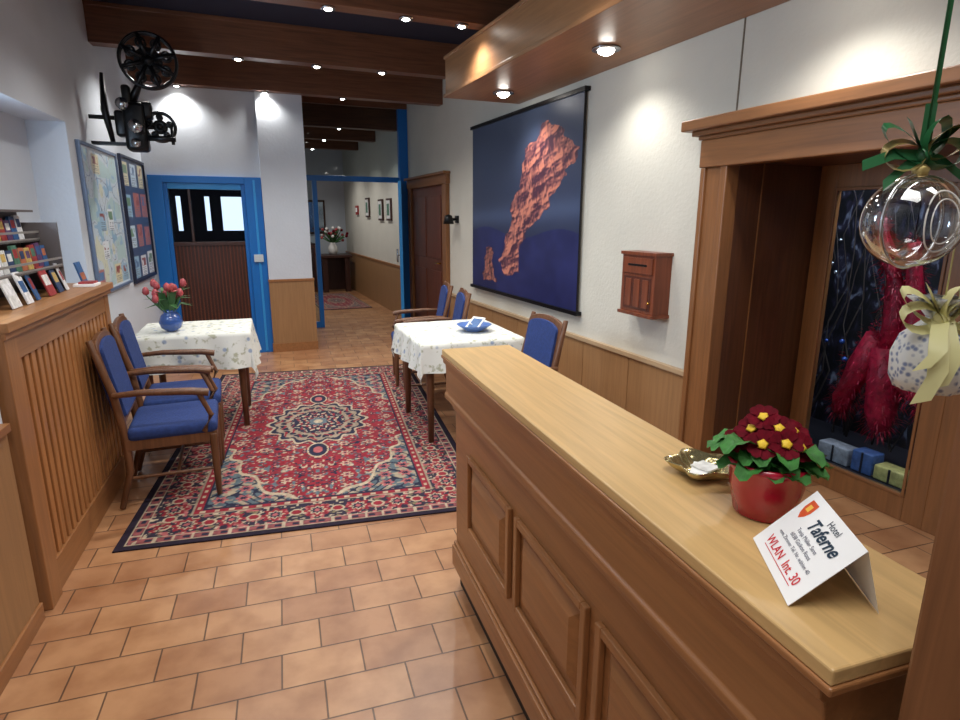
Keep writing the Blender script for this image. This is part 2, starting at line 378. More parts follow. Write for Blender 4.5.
# display behind
m,nt,b=base('display_backdrop');tc=nt.nodes.new('ShaderNodeTexCoord');mp=nt.nodes.new('ShaderNodeMapping');mp.inputs['Scale'].default_value=(1,6,3)
n=nt.nodes.new('ShaderNodeTexNoise');n.inputs['Scale'].default_value=2.4;n.inputs['Detail'].default_value=6;n.inputs['Distortion'].default_value=1.2
r=nt.nodes.new('ShaderNodeValToRGB');e=r.color_ramp.elements;e[0].position=.48;e[0].color=lin(12,12,20);e[1].position=.76;e[1].color=lin(150,160,186);e2=r.color_ramp.elements.new(.60);e2.color=lin(40,36,58)
L=nt.links.new;L(tc.outputs['Object'],mp.inputs[0]);L(mp.outputs[0],n.inputs['Vector']);L(n.outputs['Fac'],r.inputs[0]);L(r.outputs[0],b.inputs['Base Color'])
BASEM=mat('display_base',(30,28,38),.5)
g=MB();g.box((3.75,.4,0),(3.85,3.0,2.4),m);g.box((3.11,2.9,0),(3.75,3.0,2.4),m);g.box((3.11,.4,2.3),(3.75,2.9,2.4),BASEM);g.box((3.11,.4,0),(3.75,2.9,.12),BASEM)
g.finish('wall_display_case')
area('display_fill_light',(3.32,2.0,2.25),(0,.1,0),.35,1.2,24,(.9,.94,1))  # unseen light added to brighten the tinsel, no lamp modelled
g=MB()
for i,(cc,ya,yb,h_) in enumerate((((150,150,160),2.1,2.3,.10),((190,176,110),1.78,1.96,.08),((70,96,150),1.96,2.09,.12),((200,200,205),1.66,1.77,.06))):
    mm=mat('parcel_%d'%i,cc,.5,noise=.3,nscale=30);g.rbox((3.2,(ya+yb)/2,.121+h_/2),(.10,yb-ya-.01,h_),.008,mm);g.box((3.148,(ya+yb)/2-.006,.122),(3.152,(ya+yb)/2+.006,.12+h_),BASEM)
g.finish('gift_parcels')
# magenta tinsel decoration
MAG=mat('magenta_tinsel',(178,18,54),.45,noise=.4,nscale=30)
g=MB();cx=3.36
def fluff(p,R,n,ln):
    for _ in range(n):
        d=Vector((random.gauss(0,1),random.gauss(0,1),random.gauss(0,1))).normalized()
        q=p+d*R*random.uniform(.2,1);t=d.cross(Vector((random.random(),random.random(),1))).normalized()*.0035
        e_=q+d*random.uniform(.5,1)*ln+Vector((0,0,-ln*.35))
        g.add([q-t,q+t,e_],[(0,1,2)],MAG)
def boa(pts,rs,ln=.045,dens=80):
    pts=[Vector(p) for p in pts]
    g.tube(pts,[r*.6 for r in rs],MAG,10)
    for i in range(len(pts)-1):
        for k in range(4):
            t=k/4;fluff(pts[i].lerp(pts[i+1],t),rs[i]*(1-t)+rs[i+1]*t,dens,ln)
boa([(cx,2.26,1.50),(cx,2.24,1.40),(cx,2.18,1.28),(cx,2.12,1.12),(cx,2.10,.95),(cx,2.10,.8)],[.04,.06,.075,.09,.10,.11])
boa([(cx-.02,2.06,1.38),(cx,2.04,1.2),(cx,2.0,1.0),(cx,1.99,.8),(cx,1.97,.6)],[.05,.065,.09,.11,.11])
boa([(cx,2.18,.85),(cx,2.26,.65),(cx,2.33,.45),(cx,2.34,.36)],[.11,.12,.10,.07])
boa([(cx-.05,2.02,.8),(cx-.03,1.95,.65),(cx,1.85,.55),(cx,1.79,.58)],[.12,.13,.11,.07])
boa([(cx,2.12,.8),(cx,2.10,.6),(cx,2.10,.42),(cx,2.09,.32)],[.14,.15,.13,.08])
g.tube([(cx,2.26,1.48),(cx,2.26,2.3)],.003,BLK);g.tube([(cx-.02,2.06,1.36),(cx-.02,2.06,2.3)],.003,BLK)
g.finish('tinsel_garland')
g=MB();TW=mat('twig',(70,60,58),.8);SB=mat('silver_ball',(205,215,230),.15,.9);BB=mat('blue_ball',(60,90,170),.2,.4)
for k in range(20):
    y_=random.uniform(1.5,2.8);z_=.12;x_=random.uniform(3.6,3.7);pts=[Vector((x_,y_,z_))]
    for j in range(6):pts.append(pts[-1]+Vector((random.uniform(-.01,.01),random.uniform(-.10,.10),random.uniform(.15,.34))))
    g.tube(pts,[.007,.006,.005,.004,.003,.002,.0015],TW,5)
    for j in (2,5):
        if (k+j)%2:g.sphere(pts[j]+Vector((-.02,0,-.03)),random.uniform(.010,.02),SB if (k+j)%3 else BB,12,8)
g.finish('decorated_twigs')
# ---------------------------------------------------------------- hanging picture (mountain banner)
poly=[(.66,.94),(.80,.86),(.97,.75),(.9,.69),(.77,.57),(.64,.45),(.5,.36),(.45,.29),(.43,.14),(.32,.10),(.25,.18),(.3,.33),(.36,.41),(.35,.5),(.45,.64),(.48,.8),(.59,.87)]
def wx(s):
    iv=(1-s)/6.25+s/4.4;return (6.25-1/iv)/1.85
poly=[(wx(a),b) for a,b in poly]
poly2=[(wx(a),b) for a,b in [(.10,.03),(.12,.22),(.16,.29),(.20,.24),(.19,.14),(.25,.05)]]
def inpoly(s,t,P):
    r=np.zeros(s.shape,bool);j=len(P)-1
    for i in range(len(P)):
        xi,yi=P[i];xj,yj=P[j]
        c=((yi>t)!=(yj>t))&(s<(xj-xi)*(t-yi)/(yj-yi+1e-9)+xi);r^=c;j=i
    return r
def hgt(s,t):
    a=s*.9+t*.35;b=t*.9-s*.35;h=0;w=1
    for i,sc in enumerate((7,15,31,60)):
        n=vnoise(a,b,sc,40+i);h=h+w*(1-np.abs(2*n-1));w*=.55
    return h
def banner(s,t):
    n=vnoise(s,t,9,1)*.6+vnoise(s,t,23,2)*.4
    rgb=np.zeros((len(s),3));tt=t[:,None]
    rgb[:]=np.array([26,32,62])*(1-tt)+np.array([66,78,102])*tt
    hz=np.exp(-((t-.44-.05*s)/.06)**2)[:,None];rgb=rgb+hz*np.array([20,24,28])
    low=t<.36+.03*np.sin(s*9);rgb[low]=np.array([24,28,70])+n[low,None]*np.array([16,18,30])
    jx=s+(vnoise(s,t,22,3)-.5)*.05+(vnoise(s,t,55,13)-.5)*.015;jy=t+(vnoise(s,t,24,4)-.5)*.04+(vnoise(s,t,58,14)-.5)*.015
    a=inpoly(jx,jy,poly);b=inpoly(jx,jy,poly2)
    e=.004;sh=(hgt(s+e,t-e)-hgt(s-e,t+e))
    f=np.clip(.45+sh*3.2,0,1)[:,None]
    c=np.array([74,42,60])*(1-f)+np.array([206,130,108])*f
    rgb[a]=c[a];rgb[b]=c[b]*.85
    return np.clip(rgb,0,255)
py0,py1,pz0,pz1=3.84,5.92,.81,2.36
Mb=Matrix(((0,0,-1,XR-.035),(-1,0,0,py1),(0,1,0,pz0),(0,0,0,1)))
g=MB();g.box((XR-.05,py0-.03,pz1-.0),(XR-.005,py1+.03,pz1+.03),BLK);g.box((XR-.05,py0-.03,pz0-.03),(XR-.005,py1+.03,pz0),BLK);g.box((XR-.03,py0,pz0),(XR-.015,py1,pz1),BLK2)
bo=g.finish('mountain_banner')
pa=paint('mountain_print',py1-py0,pz1-pz0,420,320,banner,attr_mat('banner_print',.4),0,M=Mb);pa.parent=bo
# ---------------------------------------------------------------- mailbox on right wall
g=MB();MR=wood('mailbox_wood',(112,56,32),'Z',.3,.35);MR2=wood('mailbox_dark',(78,34,20),'Y',.3,.4)
g.box((X-.12,2.85,.93),(X,3.17,1.28),MR);g.box((X-.13,2.84,1.28),(X,3.18,1.30),MR);g.box((X-.135,2.84,.91),(X,3.18,.93),MR)
g.box((X-.128,2.87,1.17),(X-.12,3.15,1.265),MR);g.box((X-.13,2.92,1.215),(X-.1275,3.10,1.228),BLK)
g.box((X-.123,2.88,.95),(X-.12,3.14,1.15),MR2)
for i in range(3):g.box((X-.126,2.90+i*.083,.965),(X-.122,2.955+i*.083,1.135),MR)
g.lathe([(.009,0),(.010,.006),(0,.010)],BRASS,M=Matrix.Translation((X-.124,2.89,1.0))@Matrix.Rotation(-math.pi/2,4,'Y'),seg=12)
g.finish('wooden_letterbox',bevel=.004)
# ---------------------------------------------------------------- reception counter
KC=-.082;CL=1.74
g=MB();ct=1.012
g.box((0,-CL,ct-.022),(.275,0,ct),OAK_Y)
g.box((-.003,-CL-.003,ct-.034),(.278,.003,ct-.022),CAB)
prof=[(.0,ct-.034),(.002,ct-.05),(.010,ct-.058),(.012,ct-.075),(.012,ct-.165),(.006,ct-.172),(.006,ct-.188),(.022,ct-.20),(.036,ct-.21),(.038,ct-.235),(.05,ct-.245),(.05,.10),(.06,.10),(.2,.10),(.2,ct-.034)]
g.prism([(a,b) for a,b in prof],-CL+.012,-.012,CAB,'XZ')
g.box((.062,-CL+.02,0),(.2,-.02,.10),BLK2)
pw=.44;yy=-.20
for i in range(4):
    ya=yy-i*.485;yb=max(ya-pw,-CL+.05)
    if ya-yb<.1:continue
    z0,z1=.35,.655
    g.box((.034,yb+.024,z0),(.05,ya-.024,z0+.022),CAB);g.box((.034,yb+.024,z1-.022),(.05,ya-.024,z1),CAB)
    g.box((.034,yb,z0),(.05,yb+.024,z1),CABZ);g.box((.034,ya-.024,z0),(.05,ya,z1),CABZ)
    f=.045;vs=[(.05,yb+f,z0+f),(.05,ya-f,z0+f),(.05,ya-f,z1-f),(.05,yb+f,z1-f),(.034,yb+f+.03,z0+f+.03),(.034,ya-f-.03,z0+f+.03),(.034,ya-f-.03,z1-f-.03),(.034,yb+f+.03,z1-f-.03)]
    g.add(vs,[(0,1,5,4),(1,2,6,5),(2,3,7,6),(3,0,4,7),(4,5,6,7)],CAB)
g.box((.03,-CL+.014,.101),(.05,-.014,.19),CAB);g.box((.038,-CL+.014,.19),(.05,-.014,.205),CAB)
g.finish('reception_counter',(.722,2.10,0),KC,bevel=.003)
# ---------------------------------------------------------------- post + lintel near camera
g=MB();PO=wood('post_wood',(122,80,50),'Z',.25)
g.box((.625,.17,0),(.80,.32,2.3),PO);g.box((.618,.19,0),(.626,.225,2.3),PO);g.box((.66,.32,0),(.76,.328,2.3),PO)
g.box((.62,.30,2.3),(1.3,.62,2.42),PO)
g.finish('wooden_door_post',bevel=.005)
# ---------------------------------------------------------------- radiator cover (left)
g=MB();fx=.296
g.box((.0,.05,1.10),(fx+.03,1.50,1.135),OAKP);g.box((fx-.0,.05,1.075),(fx+.018,1.48,1.10),CAB)
g.box((fx-.05,.05,0),(fx+.01,.16,1.10),OAKZ);g.box((fx-.05,1.40,0),(fx,1.48,1.10),OAKZ)
g.box((fx-.04,.16,.98),(fx-.002,1.40,1.10),CAB);g.box((fx-.04,.16,.0),(fx-.002,1.40,.14),CAB)
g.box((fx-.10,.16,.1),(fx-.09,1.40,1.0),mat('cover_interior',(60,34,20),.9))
y=.185
while y<1.38:
    g.box((fx-.03,y,.14),(fx-.008,y+.04,.98),SLAT);y+=.066
for z in (.3,.8):g.box((fx-.05,.16,z),(fx-.03,1.40,z+.04),SLAT)
g.box((.01,1.46,0),(fx-.05,1.48,1.10),OAKZ);g.box((.01,.05,0),(fx-.05,.07,1.10),OAKZ)
g.finish('radiator_cover',LO,KW,bevel=.003)
cols=[(150,50,50),(50,90,140),(214,214,212),(70,110,90),(190,160,90),(90,60,100),(222,222,224),(40,60,96),(170,100,70)]
BM=[mat('brochure_%d'%i,c,.5,noise=.3,nscale=40) for i,c in enumerate(cols)]
RK=mat('rack_grey',(92,84,82),.5);RK2=mat('rack_rail',(168,164,160),.35,.5)
g=MB()
g.box((.0,.25,1.136),(.02,1.2,1.52),RK);g.box((-.0,.25,1.52),(.09,1.2,1.53),RK)
for i,(x,z) in enumerate(((.02,1.40),(.10,1.27))):
    g.box((x,.25,z-.02),(x+.085,1.2,z-.012),RK);g.box((x+.08,.25,z+.02),(x+.085,1.2,z+.03),RK2);g.box((x+.08,.25,z-.02),(x+.085,1.2,z-.005),RK2)
g.box((.0,.25,1.136),(.185,.262,1.47),RK);g.box((.0,1.188,1.136),(.185,1.2,1.47),RK)
k=0
for i,(x,z) in enumerate(((.03,1.39),(.115,1.26))):
    y=.28
    while y<1.14:
        w=.06;M=Matrix.Translation((x+.01,y,z))@Matrix.Rotation(-.1,4,'Y');h=random.uniform(.09,.115)
        g.box((0,0,-.005),(.012,w,h),BM[(k*5+i*2)%9],M);g.box((.0121,.008,h*.5),(.0126,w-.008,h*.85),BM[(k*7+4)%9],M);y+=.068;k+=1
g.finish('brochure_rack',LO,KW)
g=MB()
for i,(x,y) in enumerate(((.215,.42),(.22,.56),(.21,.70),(.215,.84),(.21,.99),(.21,1.1))):
    M=Matrix.Translation((x,y,1.137))@Matrix.Rotation(-.3,4,'Y')@Matrix.Rotation(.1*(i%3),4,'Z');g.box((0,0,0),(.006,.09,.12+.02*(i%2)),BM[(2,6,1,0,7,6)[i]],M)
    g.box((.0061,.01,.05),(.0065,.08,.10),BM[(6,1,0,2,4,0)[i]],M)
g.box((.2,1.24,1.137),(.30,1.36,1.15),PAPER);g.box((.22,1.26,1.15),(.29,1.35,1.16),BM[0])
g.finish('leaflets',LO,KW)
g=MB();M=Matrix.Translation((.2,1.40,1.137))@Matrix.Rotation(-.25,4,'Y')
g.box((0,0,0),(.008,.09,.12),BM[1],M);g.box((.0081,.01,.02),(.009,.08,.06),BM[8],M);g.box((-.06,.03,0),(.0,.06,.008),RK);g.finish('postcard_stand',LO,KW)
# ---------------------------------------------------------------- notice boards on the left wall
def mapfn(seed,dark):
    def f(s,t):
        n=vnoise(s,t,7,seed);n2=vnoise(s,t,22,seed+1);n3=vnoise(s,t,70,seed+2)
        rgb=np.zeros((len(s),3));rgb[:]=(196,208,216) if not dark else (70,84,112)
        if not dark:
            put(rgb,n>.6,(176,200,200));put(rgb,(n2>.75),(146,180,204));put(rgb,(n<.22),(206,208,186))
            put(rgb,np.abs(n-.5)<.01,(110,130,160));put(rgb,np.abs(n2-.5)<.015,(170,172,170))
        R=np.random.RandomState(seed*31)
        rows,cols_=(4,3) if dark else (5,4)
        for i in range(rows):
            for j in range(cols_):
                if not dark and R.rand()<.55:continue
                a=(j+.12)/cols_;b=(i+.1)/rows;w=.78/cols_*(.8+.2*R.rand());h=.8/rows*(.8+.2*R.rand())
                c=[(222,226,230),(196,214,226),(214,206,170),(150,184,206),(214,220,214),(176,112,104)][R.randint(6)]
                mk=(s>a)&(s<a+w)&(t>b)&(t<b+h);put(rgb,mk,c)
                c2=[(90,120,160),(150,90,84),(110,140,110)][R.randint(3)]
                put(rgb,mk&(t>b+h*.5)&(t<b+h*.88)&(s>a+w*.12)&(s<a+w*.88)&(n2>.4),c2)
                put(rgb,mk&(t<b+h*.42)&(np.sin(t*420)>.3)&(n3>.35)&(s>a+w*.1)&(s<a+w*.9),(110,116,130))
        e=np.minimum(np.minimum(s,1-s),np.minimum(t,1-t));put(rgb,e<.025,(216,226,234) if not dark else (40,50,76))
        return rgb
    return f
MM=attr_mat('map_print',.35)
for (ya,yb,z0,z1,sd) in ((2.42,3.42,.95,2.0,3),(3.56,4.52,.92,2.02,9)):
    g=MB();w=.022;f=mat('board_frame_%d'%sd,(30,36,58) if sd==9 else (96,112,138),.4)
    g.box((.002,ya,z0),(.028,ya+w,z1),f);g.box((.002,yb-w,z0),(.028,yb,z1),f);g.box((.002,ya+w,z0),(.027,yb-w,z0+w),f);g.box((.002,ya+w,z1-w),(.027,yb-w,z1),f);g.box((.002,ya+w,z0+w),(.010,yb-w,z1-w),PAPER)
    o=g.finish('framed_notice_board',LO,KW)
    M=Matrix(((0,0,1,.014),(1,0,0,ya+.01),(0,1,0,z0+.01),(0,0,0,1)))
    p=paint('notice_sheet',yb-ya-.02,z1-z0-.02,170,180,mapfn(sd,sd==9),MM,0);p.parent=o;p.matrix_local=M
# ---------------------------------------------------------------- film projector on the wall
g=MB()
def reel(c,R,sp=6):
    for d in (-.02,.02):
        g.torus((c[0],c[1]+d,c[2]),R,.011,BLK,'Y',40,6);g.torus((c[0],c[1]+d,c[2]),R*.28,.01,BLK,'Y',20,6)
        for i in range(sp):
            a=i*2*math.pi/sp+.3;dx,dz=math.cos(a),math.sin(a)
            g.cyl((c[0]+dx*R*.2,c[1]+d,c[2]+dz*R*.2),(c[0]+dx*R,c[1]+d,c[2]+dz*R),R*.085,BLK,6)
            g.torus((c[0]+dx*R*.68,c[1]+d,c[2]+dz*R*.68),R*.16,.008,BLK,'Y',14,5)
    g.cyl((c[0],c[1]-.05,c[2]),(c[0],c[1]+.05,c[2]),R*.14,BLK)
    g.cyl((c[0],c[1]-.012,c[2]),(c[0],c[1]+.012,c[2]),R*.5,BLK2,20)
reel((-.41,5.28,2.60),.185,8);reel((-.38,5.28,2.15),.10,5)
g.tube([(-.42,5.3,2.60),(-.50,5.3,2.42),(-.56,5.3,2.30)],[.02,.025,.035],BLK)
g.rbox((-.54,5.3,2.14),(.15,.16,.34),.03,BLK);g.rbox((-.48,5.3,2.26),(.12,.12,.12),.02,BLK);g.rbox((-.58,5.3,2.36),(.06,.08,.14),.02,BLK)
g.rbox((-.63,5.3,2.16),(.08,.12,.18),.02,BLK);g.cyl((-.52,5.22,2.12),(-.52,5.05,2.12),.04,BLK,20);g.cyl((-.52,5.05,2.12),(-.52,5.03,2.12),.045,STEEL,20)
g.cyl((-.46,5.2,2.06),(-.28,5.2,2.06),.02,BLK);g.cyl((-.30,5.2,2.02),(-.30,5.2,2.14),.012,BLK)
g.cyl((-.60,5.2,2.28),(-.60,5.14,2.28),.04,STEEL,20);g.cyl((-.54,5.2,2.02),(-.54,5.14,2.02),.03,STEEL,16)
g.tube([(-.70,5.3,2.02),(-.73,5.3,2.25),(-.72,5.3,2.50)],[.016,.026,.012],BLK);g.box((-.835,5.26,2.01),(-.5,5.34,2.03),BLK)
g.cyl((-.835,5.3,2.2),(-.62,5.3,2.2),.015,BLK);g.cyl((-.38,5.28,2.15),(-.55,5.3,2.14),.015,BLK)
g.finish('film_projector')
# ---------------------------------------------------------------- rug
def rugfn(s,t):
    W,H=.907,1.626;Xc=(s*2-1)*W;Y=(t*2-1)*H;aX=np.abs(Xc);aY=np.abs(Y)
    e=np.minimum(W-aX,H-aY);along=np.where(W-aX<H-aY,aY,aX)
    RED=(140,40,52);NAVY=(40,42,62);CRM=(180,164,140);ROSE=(168,92,94);TEAL=(92,106,114);OLV=(120,110,82)
    rgb=np.zeros((len(s),3));rgb[:]=RED
    def ros(x,y,p,r,off=0):
        xx=x-off;u=(xx/p-np.round(xx/p))*p;v=(y/p-np.round(y/p))*p
        a=np.arctan2(v,u);return np.sqrt(u*u+v*v)/(r*(1+.28*np.cos(6*a)))
    n=vnoise(aX,aY,38,11);n2=vnoise(aX,aY,60,12)
    vine=np.abs(np.sin(aX*34+2.2*np.sin(aY*15))*np.cos(aY*27+2*np.sin(aX*18)))
    put(rgb,vine<.08,(90,60,66));put(rgb,(n>.77),TEAL);put(rgb,(n2>.82),CRM);put(rgb,(n<.15),NAVY)
    q=ros(aX,aY,.17,.030);put(rgb,q<1,CRM);put(rgb,q<.6,ROSE);put(rgb,q<.3,NAVY)
    q=ros(aX+.085,aY+.085,.17,.02);put(rgb,q<1,NAVY);put(rgb,q<.5,ROSE)
    iw,ih=W-.34,H-.34
    sp=(aX/iw)**1.5+(aY/ih)**1.8;sc=.06*np.cos(np.arctan2(aY,aX)*26)
    m=sp+sc>1.14;mo=(sp+sc>1.09)&~m
    put(rgb,mo,CRM);base_=np.where((n>.45)[:,None],np.array(CRM)*.88,np.array(TEAL)*.95);rgb[m]=base_[m]
    put(rgb,m&(vine<.2),NAVY);q=ros(aX,aY,.12,.035,.03);put(rgb,m&(q<1),ROSE);put(rgb,m&(q<.5),NAVY)
    a=np.arctan2(Y/.42,Xc/.32);r=np.sqrt((Xc/.32)**2+(Y/.42)**2)/(1+.07*np.cos(16*a))
    put(rgb,r<1.08,CRM);put(rgb,r<1.02,NAVY);k=(r<.95);put(rgb,k,(150,134,116))
    put(rgb,k&(np.cos(a*16)*np.cos(r*26)>.15),NAVY);put(rgb,k&(np.cos(a*8+1)*np.sin(r*30)>.6),RED)
    put(rgb,r<.58,NAVY);put(rgb,(r<.55)&(np.cos(a*12)*np.cos(r*34)>.3),CRM);put(rgb,(r<.5)&(np.cos(a*6+2)*np.cos(r*40)>.5),RED)
    put(rgb,r<.2,TEAL);put(rgb,r<.1,CRM)
    d=np.sqrt((Xc/.06)**2+((aY-.58)/.11)**2);put(rgb,d<1.15,CRM);put(rgb,d<1,NAVY);put(rgb,d<.5,ROSE)
    def band(a0,a1):return (e>=a0)&(e<a1)
    b=band(0,.34);put(rgb,b,CRM)
    put(rgb,band(.325,.34),NAVY)
    b=band(.29,.325);put(rgb,b,RED);put(rgb,b&(np.sin(along*90)>.3)&(np.abs(e-.307)<.010),CRM)
    put(rgb,band(.275,.29),(150,136,118))
    b=band(.095,.275);put(rgb,b,(50,44,60));ee=(e-.185)
    ph=(along/.21-np.round(along/.21))*.21
    d=np.sqrt(ph**2+ee**2)/(.062*(1+.2*np.cos(8*np.arctan2(ee,ph))))
    vn=np.abs(ee-.045*np.sin(along*2*math.pi/.21));put(rgb,b&(vn<.006),CRM)
    put(rgb,b&(n>.66),ROSE);put(rgb,b&(n2>.75),CRM);put(rgb,b&(n2<.2),OLV)
    put(rgb,b&(d<1),RED);put(rgb,b&(d<.66),CRM);put(rgb,b&(d<.48),NAVY);put(rgb,b&(d<.25),ROSE)
    ph2=((along+.105)/.21-np.round((along+.105)/.21))*.21;d2=np.sqrt(ph2**2+ee**2)/.035
    put(rgb,b&(d2<1),CRM);put(rgb,b&(d2<.7),RED)
    put(rgb,band(.088,.095),CRM)
    b=band(.045,.088);put(rgb,b,(140,78,80));put(rgb,b&(np.sin(along*75)*np.cos((e-.065)*100)>.3),NAVY);put(rgb,b&(np.sin(along*75+2)>.85),CRM)
    put(rgb,band(.036,.045),CRM);put(rgb,band(0,.036),(40,32,46));
    rgb*= (0.86+.2*vnoise(s*1.3,t*2,90,20))[:,None]
    return np.clip(rgb,0,255)
kr=-.141
Mr=Matrix.Translation((.52,4.384,0.001))@Matrix.Rotation(kr,4,'Z')@Matrix.Translation((-.907,-1.626,0))
RUGM=attr_mat('rug_wool',.95,True)
paint('persian_rug',1.814,3.252,320,570,rugfn,RUGM,.006,M=Mr)
M2=Matrix.Translation((1.35,10.0,0.001))
paint('persian_rug',.85,2.2,90,200,rugfn,RUGM,.006,M=M2)
# ---------------------------------------------------------------- chairs
def chair(loc,rz,arms=True):
    g=MB();W=.23;D0=-.22;D1=.21
    for sy in (-1,1):
        g.tube([(D1-.02,sy*(W-.02),0),(D1-.02,sy*(W-.02),.1),(D1-.02,sy*(W-.02),.32),(D1-.02,sy*(W-.02),.36)],[.014,.018,.022,.022],CHW,10)
        g.tube([(D0-.06,sy*(W-.03),0),(D0-.0,sy*(W-.03),.2),(D0,sy*(W-.03),.38),(D0-.03,sy*(W-.03),.62),(D0-.10,sy*(W-.035),.90)],[.015,.019,.021,.019,.015],CHW,10)
        g.cyl((D0,sy*(W-.03),.16),(D1-.02,sy*(W-.02),.16),.010,CHW,8)
        if arms:
            g.tube([(D0-.03,sy*W,.62),(D0+.10,sy*(W+.005),.625),(D1-.10,sy*(W+.01),.61),(D1-.02,sy*(W+.01),.595)],[.014,.017,.02,.021],CHW,10)
            g.tube([(D1-.06,sy*(W),.38),(D1-.02,sy*(W+.005),.47),(D1-.07,sy*(W+.01),.60)],[.016,.013,.014],CHW,10)
    g.cyl((0,-W+.02,.16),(0,W-.02,.16),.010,CHW,8)
    g.box((D0,-W+.01,.315),(D1,W-.01,.375),CHW)
    g.rbox(((D0+D1)/2+.005,0,.395),(.43,.455,.075),.03,BLUEUP)
    ang=math.atan2(.09,.48);M=Matrix.Translation((D0-.005,0,.46))@Matrix.Rotation(-ang,4,'Y')
    n=14
    outer=[(-W+.035,0),(W-.035,0)]+[((W-.03)*math.cos(math.pi*i/n),.40+.055*math.sin(math.pi*i/n)) for i in range(n+1)]
    inner=[(-W+.06,.03),(W-.06,.03)]+[((W-.058)*math.cos(math.pi*i/n),.375+.05*math.sin(math.pi*i/n)) for i in range(n+1)]
    g.prism(outer,-.012,.012,CHW,'YZ',M);g.prism(inner,-.03,.028,BLUEUP,'YZ',M)
    return g.finish('dining_chair',loc,rz,bevel=.006)
chair((-.345,3.56,.008),.0);chair((-.33,4.08,.008),.0)
chair((1.49,3.20,.008),math.pi+.02);chair((1.50,4.70,.008),math.pi-.2);chair((1.55,5.26,0.008),math.pi-.2)
# ---------------------------------------------------------------- tables
m,nt,b=base('embroidered_cloth');tc=nt.nodes.new('ShaderNodeTexCoord')
v=nt.nodes.new('ShaderNodeTexVoronoi');v.inputs['Scale'].default_value=13;n=nt.nodes.new('ShaderNodeTexNoise');n.inputs['Scale'].default_value=26
r=nt.nodes.new('ShaderNodeValToRGB');e=r.color_ramp.elements;e[0].position=.14;e[0].color=lin(150,162,182);e[1].position=.24;e[1].color=lin(216,216,208)
r2=nt.nodes.new('ShaderNodeValToRGB');e=r2.color_ramp.elements;e[0].position=.58;e[0].color=(1,1,1,1);e[1].position=.68;e[1].color=lin(200,200,180)
mx=nt.nodes.new('ShaderNodeMixRGB');mx.blend_type='MULTIPLY';mx.inputs[0].default_value=1
L=nt.links.new;L(tc.outputs['Object'],v.inputs['Vector']);L(tc.outputs['Object'],n.inputs['Vector']);L(v.outputs['Distance'],r.inputs[0]);L(n.outputs['Fac'],r2.inputs[0]);L(r.outputs[0],mx.inputs[1]);L(r2.outputs[0],mx.inputs[2]);L(mx.outputs[0],b.inputs['Base Color']);b.inputs['Roughness'].default_value=.9
CLOTH=m
def table(loc,w,d,rz,drop=.2,h=.70):
    g=MB()
    for sx in (-1,1):
        for sy in (-1,1):
            g.tube([(sx*(w/2-.06),sy*(d/2-.06),0),(sx*(w/2-.06),sy*(d/2-.06),.5),(sx*(w/2-.06),sy*(d/2-.06),h-.02)],[.02,.028,.03],CHW,10)
    g.box((-w/2+.03,-d/2+.03,h-.10),(w/2-.03,d/2-.03,h-.03),CHW);g.box((-w/2,-d/2,h-.03),(w/2,d/2,h-.006),CHW)
    N=60;vs=[];fs=[];tw=w/2+drop;td=d/2+drop
    for j in range(N+1):
        for i in range(N+1):
            x=-tw+2*tw*i/N;y=-td+2*td*j/N
            cx=max(-w/2-.006,min(w/2+.006,x));cy=max(-d/2-.006,min(d/2+.006,y));ox=abs(x)-abs(cx) if abs(x)>w/2+.006 else 0;oy=abs(y)-abs(cy) if abs(y)>d/2+.006 else 0
            dr=math.hypot(ox,oy) if (ox and oy) else ox+oy
            dr=min(dr,drop*1.35)
            wv=.5+.5*math.sin((x if oy>ox else y)*26+1.3)
            fl=.010+dr*(.06+.14*wv)
            px=cx+(math.copysign(fl if ox>0 else 0,x))*(ox/(ox+oy) if ox+oy>0 else 0)*1.1
            py=cy+(math.copysign(fl if oy>0 else 0,y))*(oy/(ox+oy) if ox+oy>0 else 0)*1.1
            vs.append((px,py,h+.002-dr))
    for j in range(N):
        for i in range(N):
            a=j*(N+1)+i;fs.append((a,a+1,a+N+2,a+N+1))
    g.add(vs,fs,CLOTH,None,True)
    return g.finish('dining_table',loc,rz)
table((-.26,4.76,0.008),.72,.62,-.06,.25)
table((1.48,3.98,0.008),.70,.80,-.05,.20)
VB=mat('blue_ceramic',(52,84,150),.2,coat=.5);STEM=mat('stem_green',(60,104,56),.6);TUL=mat('tulip_red',(164,66,70),.5,noise=.3,nscale=40)
g=MB();g.lathe([(.03,0),(.066,.03),(.078,.07),(.062,.115),(.038,.14),(.05,.16),(.042,.157),(.02,.1),(0,.09)],VB,(0,0,0),24)
for i in range(15):
    a=i*2.4;r=.03+.10*((i*37)%10)/10;h=.22+.10*((i*13)%7)/7;tx,ty=r*math.cos(a)*1.2,r*math.sin(a)*1.2
    g.tube([(0,0,.1),(tx*.4,ty*.4,.16),(tx,ty,h)],.004,STEM,6)
    g.lathe([(.004,0),(.018,.008),(.023,.024),(.018,.045),(.008,.058)],TUL,(tx,ty,h),10)
for i in range(18):
    a=i*.8+.3;d=Vector((math.cos(a),math.sin(a),0));w=Vector((-math.sin(a),math.cos(a),0))
    P=[Vector((0,0,.12))+d*.02,d*.08+Vector((0,0,.20+.04*(i%3))),d*.16+Vector((0,0,.18+.06*(i%3)))];ws=[.012,.024,.001]
    vs=[]
    for p,q in zip(P,ws):vs+=[p-w*q,p+w*q]
    g.add(vs,[(0,1,3,2),(2,3,5,4)],STEM)
g.finish('tulip_vase',(-.41,4.66,.711))
g=MB();BD=mat('blue_dish',(84,116,180),.3)
g.lathe([(.05,0),(.06,.005),(.12,.045),(.125,.05),(.115,.045),(.055,.012),(0,.01)],BD,(0,0,0),28,wob=lambda a,z:1+.04*math.sin(10*a))
